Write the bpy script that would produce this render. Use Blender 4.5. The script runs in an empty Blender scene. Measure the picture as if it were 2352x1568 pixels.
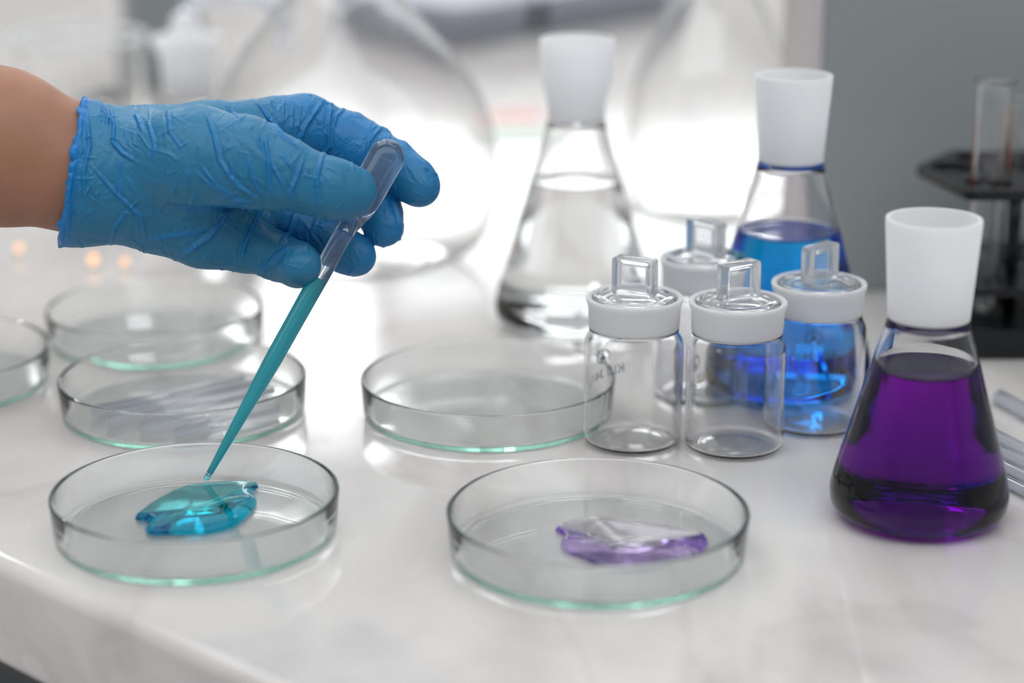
import bpy, bmesh, math, random
import numpy as np
from mathutils import Vector, Matrix

# ------------------------------------------------------------------ camera
SC = bpy.context.scene
COL = SC.collection
H = 0.277                      # lens height above the worktop (m)
PITCH = math.radians(16.8)
F = 5000.0                     # focal length in pixels of a 2352 px wide frame
CP, SP = math.cos(PITCH), math.sin(PITCH)
CAM = Vector((0, 0, H))
RIGHT = Vector((1, 0, 0)); FWD = Vector((0, CP, -SP)); UP = Vector((0, SP, CP))
cam_data = bpy.data.cameras.new('camera'); cam = bpy.data.objects.new('camera', cam_data)
COL.objects.link(cam); SC.camera = cam
cam.location = CAM; cam.rotation_euler = (math.pi / 2 - PITCH, 0, 0)
cam_data.sensor_width = 36; cam_data.lens = F / 2352 * 36
cam_data.clip_start = 0.02; cam_data.clip_end = 50
cam_data.dof.use_dof = True; cam_data.dof.focus_distance = 0.785
cam_data.dof.aperture_fstop = 4.0

# ------------------------------------------------------------------ world, light, exposure
W = bpy.data.worlds.new('world'); SC.world = W; W.use_nodes = True
bg = W.node_tree.nodes['Background']
bg.inputs[0].default_value = (0.93, 0.965, 1.0, 1); bg.inputs[1].default_value = 1.9
SC.view_settings.view_transform = 'Standard'; SC.view_settings.look = 'None'
SC.view_settings.gamma = 1; SC.view_settings.use_curve_mapping = False
SC.view_settings.exposure = 0.3
WINDOW_STRENGTH = 3.8
PANEL_STRENGTH = 2.2
def area_light(name, loc, target, sx, sy, power, color=(1, 1, 1)):
    l = bpy.data.lights.new(name, 'AREA'); l.shape = 'DISK'; l.size = sx
    l.energy = power; l.color = color
    o = bpy.data.objects.new(name, l); COL.objects.link(o); o.location = loc
    o.rotation_euler = (Vector(target) - Vector(loc)).to_track_quat('-Z', 'Y').to_euler()
    return o
area_light('window_glint_light', (-1.3, 3.6, 1.7), (0, .9, 0), 0.07, .07, 3.5, (1, .99, .97))  # small unseen lamp, added for sparkle on the glass
cy = SC.cycles
cy.max_bounces = 18; cy.transmission_bounces = 18; cy.glossy_bounces = 10; cy.diffuse_bounces = 4
cy.transparent_max_bounces = 16; cy.volume_bounces = 0
cy.caustics_reflective = True; cy.caustics_refractive = True; cy.blur_glossy = 0.6
cy.sample_clamp_indirect = 6.0
cy.use_denoising = True

# ------------------------------------------------------------------ helpers
def ray(px, py):
    x = (px - 1176) / F; y = -(py - 784) / F
    return RIGHT * x + UP * y + FWD
def at(px, py, h=0.0):
    """point on the plane z=h below that pixel"""
    d = ray(px, py); return CAM + d * ((h - H) / d.z)
def tag(o, label=None, cat=None, group=None, kind=None):
    if label: o['label'] = label
    if cat: o['category'] = cat
    if group: o['group'] = group
    if kind: o['kind'] = kind
    return o
def empty(name, loc, rz=0):
    o = bpy.data.objects.new(name, None); COL.objects.link(o)
    o.empty_display_size = 0.01; o.location = loc; o.rotation_euler = (0, 0, rz); return o
def obj(name, me, mat=None, parent=None, loc=(0, 0, 0), rot=(0, 0, 0)):
    o = bpy.data.objects.new(name, me); COL.objects.link(o)
    if mat: me.materials.clear(); me.materials.append(mat)
    if parent: o.parent = parent
    o.location = loc; o.rotation_euler = rot
    return o
def smooth(me):
    me.polygons.foreach_set('use_smooth', [True] * len(me.polygons)); return me
def rnd(pts, n=5):
    """[(r,z,corner)] -> polyline with rounded corners"""
    out = []
    N = len(pts)
    for i, p in enumerate(pts):
        c = p[2] if len(p) > 2 else 0
        if c == 0 or i in (0, N - 1): out.append((p[0], p[1])); continue
        a = np.array(pts[i - 1][:2], float); b = np.array(p[:2], float); d = np.array(pts[i + 1][:2], float)
        u = a - b; v = d - b; lu = np.linalg.norm(u); lv = np.linalg.norm(v)
        k = min(c, lu * .49, lv * .49); s = b + u / lu * k; e = b + v / lv * k
        for t in np.linspace(0, 1, n + 1):
            q = (1 - t) ** 2 * s + 2 * t * (1 - t) * b + t * t * e; out.append((q[0], q[1]))
    return out
def fine(pts, step):
    out = [pts[0]]
    for a, b in zip(pts, pts[1:]):
        n = max(1, int(math.hypot(a[0] - b[0], a[1] - b[1]) / step))
        for k in range(1, n + 1): out.append((a[0] + (b[0] - a[0]) * k / n, a[1] + (b[1] - a[1]) * k / n))
    return out
def lathe(name, prof, seg=96, closed=False, scale=0.001):
    """prof (r,z) in mm, from bottom axis to top; closed: loop profile not touching the axis"""
    V = []; Fc = []; rings = []
    for r, z in prof:
        if r < 1e-6: rings.append([len(V)]); V.append((0, 0, z * scale))
        else:
            rings.append(list(range(len(V), len(V) + seg)))
            for k in range(seg):
                a = 2 * math.pi * k / seg; V.append((r * scale * math.cos(a), r * scale * math.sin(a), z * scale))
    pr = list(zip(rings, rings[1:]))
    if closed: pr.append((rings[-1], rings[0]))
    for A, B in pr:
        for k in range(seg):
            k2 = (k + 1) % seg
            if len(A) == 1 and len(B) == 1: continue
            if len(A) == 1: Fc.append((A[0], B[k2], B[k]))
            elif len(B) == 1: Fc.append((A[k], A[k2], B[0]))
            else: Fc.append((A[k], A[k2], B[k2], B[k]))
    me = bpy.data.meshes.new(name); me.from_pydata(V, [], Fc)
    bm = bmesh.new(); bm.from_mesh(me); bmesh.ops.recalc_face_normals(bm, faces=bm.faces); bm.to_mesh(me); bm.free()
    return smooth(me)
def offset_in(prof, t):
    """inner wall: shift each point of an outer profile by t along its inward normal"""
    out = []
    for i, p in enumerate(prof):
        a = np.array(prof[max(i - 1, 0)]); b = np.array(prof[min(i + 1, len(prof) - 1)])
        d = b - a; L = np.linalg.norm(d); n = np.array((-d[1], d[0])) / (L or 1)
        q = np.array(p) + n * t
        out.append((max(q[0], 0), q[1]))
    return out
def box_bm(bm, c, s, rz=0.0, bev=0.0):
    m = Matrix.Translation(c) @ Matrix.Rotation(rz, 4, 'Z') @ Matrix.Diagonal((s[0], s[1], s[2], 1))
    r = bmesh.ops.create_cube(bm, size=1.0, matrix=m)
    if bev > 0:
        es = list({e for v in r['verts'] for e in v.link_edges})
        bmesh.ops.bevel(bm, geom=es, offset=bev, segments=3, affect='EDGES', profile=0.5)
def mesh_of(bm, name):
    me = bpy.data.meshes.new(name); bm.to_mesh(me); bm.free(); return me
def box(name, c, s, rz=0.0, bev=0.0):
    bm = bmesh.new(); box_bm(bm, c, s, rz, bev); return mesh_of(bm, name)
def prism(name, poly, z0, z1, bev=0.0, seg=4):
    bm = bmesh.new()
    vs = [bm.verts.new((p[0], p[1], z0)) for p in poly]
    f = bm.faces.new(vs); r = bmesh.ops.extrude_face_region(bm, geom=[f])
    bmesh.ops.translate(bm, verts=[v for v in r['geom'] if isinstance(v, bmesh.types.BMVert)], vec=(0, 0, z1 - z0))
    bmesh.ops.recalc_face_normals(bm, faces=bm.faces)
    if bev: bmesh.ops.bevel(bm, geom=list(bm.edges), offset=bev, segments=seg, affect='EDGES', profile=0.5)
    return mesh_of(bm, name)
def tube(name, pts, r, seg=24, inner=0.0, radii=None):
    """solid or hollow tube along a polyline; open hollow ends are closed by an annulus"""
    P = [Vector(p) for p in pts]; N = len(P); V = []; Fc = []
    T = [(P[min(i + 1, N - 1)] - P[max(i - 1, 0)]).normalized() for i in range(N)]
    ref = Vector((0, 0, 1)) if abs(T[0].z) < .9 else Vector((1, 0, 0))
    n = T[0].cross(ref).normalized(); fr = []
    for i in range(N):
        n = (n - T[i] * n.dot(T[i])).normalized(); fr.append((n.copy(), T[i].cross(n)))
    def layer(rad):
        b = len(V)
        for i in range(N):
            R = (radii[i] if radii else r) * rad / r
            for k in range(seg):
                a = 2 * math.pi * k / seg; V.append(P[i] + fr[i][0] * (R * math.cos(a)) + fr[i][1] * (R * math.sin(a)))
        return b
    o = layer(r)
    def wall(b, flip):
        for i in range(N - 1):
            for k in range(seg):
                k2 = (k + 1) % seg; q = (b + i * seg + k, b + i * seg + k2, b + (i + 1) * seg + k2, b + (i + 1) * seg + k)
                Fc.append(q[::-1] if flip else q)
    wall(o, False)
    if inner > 0:
        q = layer(inner); wall(q, True)
        for k in range(seg):
            k2 = (k + 1) % seg; e = (N - 1) * seg
            Fc.append((o + k2, o + k, q + k, q + k2)); Fc.append((o + e + k, o + e + k2, q + e + k2, q + e + k))
    else:
        Fc.append(tuple(range(seg - 1, -1, -1))); Fc.append(tuple((N - 1) * seg + k for k in range(seg)))
    me = bpy.data.meshes.new(name); me.from_pydata([tuple(v) for v in V], [], Fc)
    bm = bmesh.new(); bm.from_mesh(me); bmesh.ops.recalc_face_normals(bm, faces=bm.faces); bm.to_mesh(me); bm.free()
    me.polygons.foreach_set('use_smooth', [len(p.vertices) == 4 for p in me.polygons])
    return me

# ------------------------------------------------------------------ materials
def new_mat(name):
    m = bpy.data.materials.new(name); m.use_nodes = True; nt = m.node_tree; nt.nodes.clear()
    return m, nt, nt.nodes.new('ShaderNodeOutputMaterial')
def principled(name, col, rough=.5, metal=0, spec=.5, **kw):
    m, nt, out = new_mat(name); b = nt.nodes.new('ShaderNodeBsdfPrincipled')
    b.inputs['Base Color'].default_value = (*col, 1); b.inputs['Roughness'].default_value = rough
    b.inputs['Metallic'].default_value = metal; b.inputs['Specular IOR Level'].default_value = spec
    for k, v in kw.items(): b.inputs[k.replace('_', ' ')].default_value = v
    nt.links.new(b.outputs[0], out.inputs[0]); m['b'] = b.name
    return m
def glass(name, ior=1.47, rough=0.0, absorb=None, density=0.0, col=(1, 1, 1)):
    m, nt, out = new_mat(name); g = nt.nodes.new('ShaderNodeBsdfGlass')
    g.inputs['Color'].default_value = (*col, 1); g.inputs['Roughness'].default_value = rough; g.inputs['IOR'].default_value = ior
    nt.links.new(g.outputs[0], out.inputs[0])
    if absorb:
        v = nt.nodes.new('ShaderNodeVolumeAbsorption'); v.inputs['Color'].default_value = (*absorb, 1)
        v.inputs['Density'].default_value = density; nt.links.new(v.outputs[0], out.inputs[1])
    return m
def liquid_mat(name, absorb, density):
    # coloured liquid wetting the glass: it tints, the glass around it refracts
    m, nt, out = new_mat(name); t = nt.nodes.new('ShaderNodeBsdfTransparent')
    nt.links.new(t.outputs[0], out.inputs[0])
    v = nt.nodes.new('ShaderNodeVolumeAbsorption'); v.inputs['Color'].default_value = (*absorb, 1)
    v.inputs['Density'].default_value = density; nt.links.new(v.outputs[0], out.inputs[1]); return m
def milky(name, col, glassy=.35, rough=.3, ior=1.3, trans=.5):
    """frosted glass or milky plastic: part rough refraction, part scattering in its wall"""
    m, nt, out = new_mat(name); N = nt.nodes
    g = N.new('ShaderNodeBsdfGlass'); g.inputs['Color'].default_value = (*col, 1); g.inputs['Roughness'].default_value = rough; g.inputs['IOR'].default_value = ior
    d = N.new('ShaderNodeBsdfDiffuse'); d.inputs[0].default_value = (*col, 1)
    t = N.new('ShaderNodeBsdfTranslucent'); t.inputs[0].default_value = (*col, 1)
    a = N.new('ShaderNodeMixShader'); a.inputs[0].default_value = trans
    nt.links.new(d.outputs[0], a.inputs[1]); nt.links.new(t.outputs[0], a.inputs[2])
    b = N.new('ShaderNodeMixShader'); b.inputs[0].default_value = glassy
    nt.links.new(a.outputs[0], b.inputs[1]); nt.links.new(g.outputs[0], b.inputs[2]); nt.links.new(b.outputs[0], out.inputs[0])
    return m
def emit(name, col, s):
    m, nt, out = new_mat(name); e = nt.nodes.new('ShaderNodeEmission')
    e.inputs[0].default_value = (*col, 1); e.inputs[1].default_value = s
    nt.links.new(e.outputs[0], out.inputs[0]); return m

M_glass = glass('clear_glass', 1.45)
M_dish = glass('dish_glass', 1.47, absorb=(.45, .93, .78), density=15)
M_frost = milky('ground_glass', (.99, .995, 1), glassy=.32, rough=.75, ior=1.25, trans=.55)
M_water = liquid_mat('clear_liquid', (.9, .97, .95), 3)
M_blue = liquid_mat('blue_liquid', absorb=(0, .80, .962), density=110)
M_purple = liquid_mat('purple_liquid', absorb=(.84, 0, .90), density=250)
M_cyan_puddle = glass('cyan_gel', 1.35, absorb=(0, .93, .97), density=250)
M_lilac_puddle = glass('lilac_gel', 1.35, absorb=(.72, .50, .95), density=48)
M_plastic = milky('pipette_plastic', (.93, .96, .985), glassy=.95, rough=.02, ior=1.38, trans=.6)
M_tube = milky('tube_glass', (.97, .98, 1), glassy=.82, rough=.03, ior=1.4, trans=.6)
M_band = milky('ground_band_glass', (.99, .995, 1), glassy=.25, rough=.45, ior=1.2, trans=.45)
M_handle = milky('pressed_glass', (.98, .99, 1), glassy=.86, rough=.09, ior=1.42, trans=.5)
M_black = principled('black_plastic', (.008, .009, .010), .22, spec=.35)
M_grey = principled('grey_panel', (.30, .33, .325), .45)
M_lit_end = principled('pale_trim', (.62, .56, .555), .5)  # partition end face, window light put into the colour
M_wall = principled('wall_paint', (.50, .505, .50), .7)
M_white = principled('white_paint', (.8, .8, .8), .5)
M_floor = principled('floor_tile', (.62, .61, .60), .4)
M_casegrey = principled('grey_case', (.27, .29, .33), .5)
M_caselid = principled('grey_lid', (.42, .43, .50), .4)

def marble():
    m, nt, out = new_mat('polished_marble'); N = nt.nodes; L = nt.links
    tc = N.new('ShaderNodeTexCoord')
    n1 = N.new('ShaderNodeTexNoise'); n1.inputs['Scale'].default_value = 9; n1.inputs['Detail'].default_value = 8; n1.inputs['Distortion'].default_value = 1.2
    mp = N.new('ShaderNodeMapping'); mp.inputs['Scale'].default_value = (1, .45, 1); mp.inputs['Rotation'].default_value = (0, 0, .5)
    L.new(tc.outputs['Object'], mp.inputs[0]); L.new(mp.outputs[0], n1.inputs['Vector'])
    r1 = N.new('ShaderNodeValToRGB'); e = r1.color_ramp.elements
    e[0].position = .30; e[0].color = (.52, .485, .47, 1); e[1].position = .62; e[1].color = (.70, .672, .645, 1)
    L.new(n1.outputs['Fac'], r1.inputs[0])
    n2 = N.new('ShaderNodeTexNoise'); n2.inputs['Scale'].default_value = 4.5; n2.inputs['Detail'].default_value = 6; n2.inputs['Distortion'].default_value = 2.5
    L.new(mp.outputs[0], n2.inputs['Vector'])
    r2 = N.new('ShaderNodeValToRGB'); e = r2.color_ramp.elements
    e[0].position = .485; e[0].color = (1, 1, 1, 1); e[1].position = .50; e[1].color = (.86, .80, .79, 1)
    k = r2.color_ramp.elements.new(.53); k.color = (1, 1, 1, 1)
    L.new(n2.outputs['Fac'], r2.inputs[0])
    mx = N.new('ShaderNodeMix'); mx.data_type = 'RGBA'; mx.blend_type = 'MULTIPLY'; mx.inputs[0].default_value = .55
    L.new(r1.outputs[0], mx.inputs[6]); L.new(r2.outputs[0], mx.inputs[7])
    b = N.new('ShaderNodeBsdfPrincipled'); b.inputs['Roughness'].default_value = .10; b.inputs['Specular IOR Level'].default_value = .62
    L.new(mx.outputs[2], b.inputs['Base Color'])
    n3 = N.new('ShaderNodeTexNoise'); n3.inputs['Scale'].default_value = 60; n3.inputs['Detail'].default_value = 3
    L.new(tc.outputs['Object'], n3.inputs['Vector'])
    mr = N.new('ShaderNodeMapRange'); mr.inputs[3].default_value = .06; mr.inputs[4].default_value = .13
    L.new(n3.outputs['Fac'], mr.inputs[0]); L.new(mr.outputs[0], b.inputs['Roughness'])
    L.new(b.outputs[0], out.inputs[0]); return m
M_marble = marble()

def glove_mat():
    m, nt, out = new_mat('blue_nitrile'); N = nt.nodes; L = nt.links
    b = N.new('ShaderNodeBsdfPrincipled'); b.inputs['Roughness'].default_value = .42; b.inputs['Specular IOR Level'].default_value = .45
    at_ = N.new('ShaderNodeAttribute'); at_.attribute_name = 'loose'
    mx = N.new('ShaderNodeMix'); mx.data_type = 'RGBA'
    mx.inputs[6].default_value = (.022, .205, .375, 1); mx.inputs[7].default_value = (.001, .20, .56, 1)
    L.new(at_.outputs['Fac'], mx.inputs[0]); L.new(mx.outputs[2], b.inputs['Base Color'])
    tc = N.new('ShaderNodeTexCoord')
    n = N.new('ShaderNodeTexNoise'); n.inputs['Scale'].default_value = 95; n.inputs['Detail'].default_value = 5; n.inputs['Distortion'].default_value = .8
    L.new(tc.outputs['Object'], n.inputs['Vector'])
    n2 = N.new('ShaderNodeTexNoise'); n2.inputs['Scale'].default_value = 2200; n2.inputs['Detail'].default_value = 2
    L.new(tc.outputs['Object'], n2.inputs['Vector'])
    b1 = N.new('ShaderNodeBump'); b1.inputs['Strength'].default_value = .6; b1.inputs['Distance'].default_value = .0025
    b2 = N.new('ShaderNodeBump'); b2.inputs['Strength'].default_value = .12; b2.inputs['Distance'].default_value = .0003
    L.new(n.outputs['Fac'], b1.inputs['Height']); L.new(n2.outputs['Fac'], b2.inputs['Height'])
    L.new(b1.outputs[0], b2.inputs['Normal']); L.new(b2.outputs[0], b.inputs['Normal'])
    b.inputs['Subsurface Weight'].default_value = .15; b.inputs['Subsurface Radius'].default_value = (.2, .6, 1.0); b.inputs['Subsurface Scale'].default_value = .002
    t = N.new('ShaderNodeBsdfTranslucent'); t.inputs[0].default_value = (.0, .28, .62, 1)
    ms = N.new('ShaderNodeMixShader'); ms.inputs[0].default_value = .10
    L.new(b.outputs[0], ms.inputs[1]); L.new(t.outputs[0], ms.inputs[2])
    L.new(ms.outputs[0], out.inputs[0]); return m
M_glove = glove_mat()
def skin_mat():
    m, nt, out = new_mat('skin'); N = nt.nodes; L = nt.links
    b = N.new('ShaderNodeBsdfPrincipled'); b.inputs['Roughness'].default_value = .52
    tc = N.new('ShaderNodeTexCoord'); n = N.new('ShaderNodeTexNoise'); n.inputs['Scale'].default_value = 30; n.inputs['Detail'].default_value = 4
    L.new(tc.outputs['Object'], n.inputs['Vector'])
    r = N.new('ShaderNodeValToRGB'); e = r.color_ramp.elements
    e[0].position = .35; e[0].color = (.31, .135, .078, 1); e[1].position = .65; e[1].color = (.40, .19, .115, 1)
    L.new(n.outputs['Fac'], r.inputs[0]); L.new(r.outputs[0], b.inputs['Base Color'])
    n2 = N.new('ShaderNodeTexNoise'); n2.inputs['Scale'].default_value = 900; n2.inputs['Detail'].default_value = 3
    L.new(tc.outputs['Object'], n2.inputs['Vector'])
    b1 = N.new('ShaderNodeBump'); b1.inputs['Strength'].default_value = .2; b1.inputs['Distance'].default_value = .0004
    L.new(n2.outputs['Fac'], b1.inputs['Height']); L.new(b1.outputs[0], b.inputs['Normal'])
    b.inputs['Subsurface Weight'].default_value = .2; b.inputs['Subsurface Radius'].default_value = (1, .35, .2); b.inputs['Subsurface Scale'].default_value = .004
    L.new(b.outputs[0], out.inputs[0]); return m
M_skin = skin_mat()

# ------------------------------------------------------------------ the room
RX0, RX1, RY0, RY1, FZ, CZ = -3.2, 3.2, -1.6, 4.6, -0.86, 2.3
tag(obj('floor', box('floor', ((RX0 + RX1) / 2, (RY0 + RY1) / 2, FZ - .05), (RX1 - RX0 + .4, RY1 - RY0 + .4, .1)), M_floor), kind='structure')
# back wall with two window openings, built as piers, sill wall and head wall
WX0, WX1, WZ0, WZ1 = -.60, .95, .63, 1.02      # wide window
TX0, TX1, TZ1 = -.60, -.30, 1.38               # taller pane at its left end
bm = bmesh.new()
def wb(x0, x1, z0, z1): box_bm(bm, ((x0 + x1) / 2, RY1 + .1, (z0 + z1) / 2), (x1 - x0, .2, z1 - z0))
wb(RX0 - .2, TX0, FZ, CZ); wb(TX0, WX1, FZ, WZ0); wb(TX0, TX1, TZ1, CZ); wb(TX1, WX1, WZ1, CZ); wb(WX1, RX1 + .2, FZ, CZ)
tag(obj('wall_back', mesh_of(bm, 'wall_back'), M_wall), kind='structure')
tag(obj('wall_left', box('wall_left', (RX0 - .1, (RY0 + RY1) / 2, (FZ + CZ) / 2), (.2, RY1 - RY0, CZ - FZ)), M_wall), kind='structure')
tag(obj('wall_right', box('wall_right', (RX1 + .1, (RY0 + RY1) / 2, (FZ + CZ) / 2), (.2, RY1 - RY0, CZ - FZ)), M_wall), kind='structure')
tag(obj('wall_front', box('wall_front', ((RX0 + RX1) / 2, RY0 - .1, (FZ + CZ) / 2), (RX1 - RX0, .2, CZ - FZ)), principled('dark_wall_paint', (.42, .42, .43), .7)), kind='structure')  # unseen wall behind the lens, added dark to dim reflections in the glass
tag(obj('ceiling', box('ceiling', ((RX0 + RX1) / 2, (RY1 + .5) / 2, CZ + .1), (RX1 - RX0, RY1 - .5 + .2, .2)), M_white), kind='structure')
M_added_panel = emit('luminous_panel', (.97, .985, 1.0), PANEL_STRENGTH)  # unseen panels, added to light the bench from above and behind
for i, (cx, cyy) in enumerate(((-1.0, 1.9), (1.0, 1.9), (-1.0, 3.5), (1.0, 3.5))):
    cl = empty('ceiling_light', (cx, cyy, CZ - .002)); tag(cl, 'large square luminous ceiling panel above the bench, %s' % ('near left', 'near right', 'far left', 'far right')[i], 'ceiling light', 'luminous ceiling panels')
    obj('diffuser', box('diffuser', (0, 0, -.012), (1.74, 1.34, .008)), M_added_panel, cl)
    b3 = bmesh.new()
    for q0, q1 in (((0, .69, -.012), (1.8, .03, .022)), ((0, -.69, -.012), (1.8, .03, .022)), ((.886, 0, -.012), (.03, 1.35, .022)), ((-.886, 0, -.012), (.03, 1.35, .022))): box_bm(b3, q0, q1)
    obj('frame', mesh_of(b3, 'frame'), M_white, cl)
M_day = emit('daylit_pane', (.97, .985, 1.0), WINDOW_STRENGTH)
M_day2 = emit('bright_daylit_pane', (.98, .99, 1.0), WINDOW_STRENGTH * 1.8)
for i, (x0, x1, z0, z1, m) in enumerate([(TX1, WX1, WZ0, WZ1, M_day), (TX0, TX1, WZ0, TZ1, M_day2)]):
    fr = empty('window_%d' % (i + 1), ((x0 + x1) / 2, RY1 + .1, z0)); tag(fr, kind='structure')
    w, h = x1 - x0, z1 - z0
    obj('pane', box('pane', (0, .02, h / 2), (w - .02, .01, h - .02)), m, fr)
    b2 = bmesh.new(); s = .025
    for c, d in (((0, 0, s / 2), (w, .06, s)), ((0, 0, h - s / 2), (w, .06, s)), ((-w / 2 + s / 2, 0, h / 2), (s, .06, h)), ((w / 2 - s / 2, 0, h / 2), (s, .06, h))):
        box_bm(b2, c, d)
    obj('window_frame', mesh_of(b2, 'window_frame'), M_white, fr)

# grey partition standing on the worktop at the right, window light on its end face painted as a pale strip
PX, PY0, PY1 = .1414, 1.0, 1.115
tag(obj('wall_partition', box('wall_partition', ((PX + .95) / 2 + .0013, (PY0 + PY1) / 2, .3502), (.95 - PX - .0026, PY1 - PY0, .70), bev=.002), M_grey), kind='structure')
tag(obj('trim_1', box('trim_1', (PX, (PY0 + PY1) / 2 + .0005, .3502), (.005, PY1 - PY0 - .002, .70), bev=.001), M_lit_end), kind='structure')

# ------------------------------------------------------------------ worktop and cabinet
e1 = at(0, 1292); e2 = at(600, 1568); d = (e2 - e1).normalized()
def on_edge(x): return e1 + d * ((x - e1.x) / d.x)
pl, prr = on_edge(-.95), on_edge(.35)
top_poly = [(pl.x, pl.y), (prr.x, prr.y), (.95, prr.y), (.95, 2.25), (-.95, 2.25)]
wt = obj('worktop', prism('worktop', top_poly, -.040, 0, bev=.0055, seg=5), M_marble)
smooth(wt.data)
wn = wt.modifiers.new('wn', 'WEIGHTED_NORMAL'); wn.keep_sharp = True
tag(wt, 'polished white marble worktop with soft grey veins and a rounded front edge', 'worktop')
nrm = Vector((-d.y, d.x, 0)); 
if nrm.y < 0: nrm = -nrm
cpoly = [pl + nrm * .03, prr + nrm * .03]
cab = empty('base_cabinet', (0, .9, FZ + .001))
cpts = [(cpoly[0].x + .02, cpoly[0].y - .9), (cpoly[1].x, cpoly[1].y - .9), (.9, cpoly[1].y - .9), (.9, 1.3), (-.9, 1.3)]
obj('body', prism('body', cpts, 0, -.041 - FZ - .001), principled('cabinet_grey', (.12, .12, .125), .5), cab)
tag(cab, 'dark grey cabinet under the marble worktop, seen at the lower left corner', 'cabinet')
pd = on_edge(-.30) + nrm * .018
ang = math.atan2(d.y, d.x)
dr = obj('door', box('door', (0, 0, .40), (.50, .018, .74), bev=.002), principled('cabinet_door', (.14, .14, .15), .45), cab, (pd.x, pd.y - .9, 0), (0, 0, ang))
obj('handle', box('handle', (.2, -.018, .68), (.012, .014, .12), bev=.004), principled('steel', (.6, .6, .6), .3, 1), dr)

# ------------------------------------------------------------------ petri dishes
def dish(px, py, wpx, label, group='open glass petri dishes on the marble worktop', hh=15.5, mat=None, name='petri_dish'):
    # rim centre pixel and rim width -> place and diameter
    p = at(px, py, hh * .001); Z = (p - CAM).dot(FWD); R = wpx * Z / F / 2 * 1000
    t = 1.7
    prof = rnd([(0, 0), (R - 1.2, 0, 2.6), (R, hh, .8), (R - t, hh, .8), (R - 1.2 - t, 1.9, 2.0), (0, 1.9)], 6)
    o = obj(name, lathe(name, prof, 160), mat or M_dish, None, (p.x, p.y, .0002))
    return tag(o, label, 'petri dish', group), R
dF, R1 = dish(448, 1125, 662, 'front left glass petri dish holding the puddle of cyan liquid')
dG, R2 = dish(1373, 1168, 697, 'front right glass petri dish holding the pale lilac puddle')
dD, _ = dish(1119, 863, 583, 'empty glass petri dish at the centre, left of the stoppered bottles')
dA, RA = dish(420, 861, 568, 'glass petri dish with thin glass rods in it, behind the cyan dish')
dB, _ = dish(357, 703, 500, 'blurred glass petri dish below the gloved hand, behind the dish of glass rods')
dC, _ = dish(-165, 800, 550, 'blurred glass petri dish cut off by the left edge of the picture')

def puddle(name, pts, hmax, mat, floor=.0022, n=34):
    P = [at(x, y, floor) for x, y in pts]
    # dense closed Catmull-Rom outline
    out = []; N = len(P)
    for i in range(N):
        a, b, c, e = P[i - 1], P[i], P[(i + 1) % N], P[(i + 2) % N]
        for k in range(10):
            t = k / 10
            out.append(.5 * ((2 * b) + (c - a) * t + (2 * a - 5 * b + 4 * c - e) * t * t + (3 * b - a - 3 * c + e) * t ** 3))
    ctr = sum(out, Vector()) / len(out); M = len(out); V = []; Fc = []
    A = np.array([(q.x, q.y) for q in out]); B = np.roll(A, -1, 0); AB = B - A
    for j in range(n):
        s = (j / n) ** 1.7                         # 0 outline -> 1 centre
        for q in out:
            v = q.lerp(ctr, s); p_ = np.array((v.x, v.y))
            t = np.clip(((p_ - A) * AB).sum(1) / (AB ** 2).sum(1), 0, 1)
            dist = float(np.linalg.norm(p_ - (A + AB * t[:, None]), axis=1).min()) if j else 0
            hz = hmax * (1 - (1 - min(1, dist / (hmax * 1.15))) ** 2) ** .5
            hz *= 1 + .03 * math.sin(v.x * 300 + 1) * math.cos(v.y * 240) if j else 1
            V.append((v.x - ctr.x, v.y - ctr.y, hz))
    for j in range(n - 1):
        for k in range(M):
            k2 = (k + 1) % M; Fc.append((j * M + k, j * M + k2, (j + 1) * M + k2, (j + 1) * M + k))
    c = len(V); V.append((0, 0, V[-1][2])); V.append((0, 0, 0))
    for k in range(M):
        k2 = (k + 1) % M; Fc.append(((n - 1) * M + k, (n - 1) * M + k2, c)); Fc.append((k2, k, c + 1))
    me = bpy.data.meshes.new(name); me.from_pydata(V, [], Fc)
    bm = bmesh.new(); bm.from_mesh(me); bmesh.ops.recalc_face_normals(bm, faces=bm.faces); bm.to_mesh(me); bm.free()
    smooth(me)
    o = obj(name, me, mat, None, (ctr.x, ctr.y, floor)); return o
tag(puddle('cyan_puddle', [(311, 1192), (326, 1178), (350, 1160), (394, 1136), (440, 1122), (500, 1116), (560, 1113), (593, 1117), (578, 1136), (590, 1155), (570, 1182), (545, 1205), (510, 1218), (465, 1226), (400, 1227), (350, 1228), (333, 1219), (350, 1208), (335, 1198)], .0026, M_cyan_puddle),
    'cyan liquid puddle with ragged edges, lying below the pipette tip', 'liquid')
tag(puddle('lilac_puddle', [(1275, 1217), (1306, 1202), (1360, 1192), (1430, 1197), (1500, 1206), (1560, 1216), (1612, 1228), (1626, 1249), (1610, 1270), (1578, 1286), (1493, 1307), (1430, 1311), (1385, 1304), (1340, 1284), (1300, 1268), (1287, 1250), (1295, 1232)], .0016, M_lilac_puddle),
    'pale lilac liquid puddle spread in the front right petri dish', 'liquid')

# glass rods lying in the second dish on the left
rods = [((-33, -8), (20, 31)), ((-34, -16), (30, 28)), ((-26, -24), (34, 16)), ((-12, -32), (38, 4)), ((2, -36), (38, -10))]
for i, (a, b) in enumerate(rods):
    me = tube('glass_rod', [(a[0] * .001, a[1] * .001, 0), (b[0] * .001, b[1] * .001, 0)], .0017, 20)
    o = obj('glass_rod', me, M_tube, None, (dA.location.x, dA.location.y, .0040))
    tag(o, ('rearmost thin glass rod', 'second thin glass rod from the back', 'middle thin glass rod of the five', 'second thin glass rod from the front', 'front thin glass rod')[i]
        + ' lying in the dish behind the cyan one', 'glass rod', 'thin glass rods in the petri dish')

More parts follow.
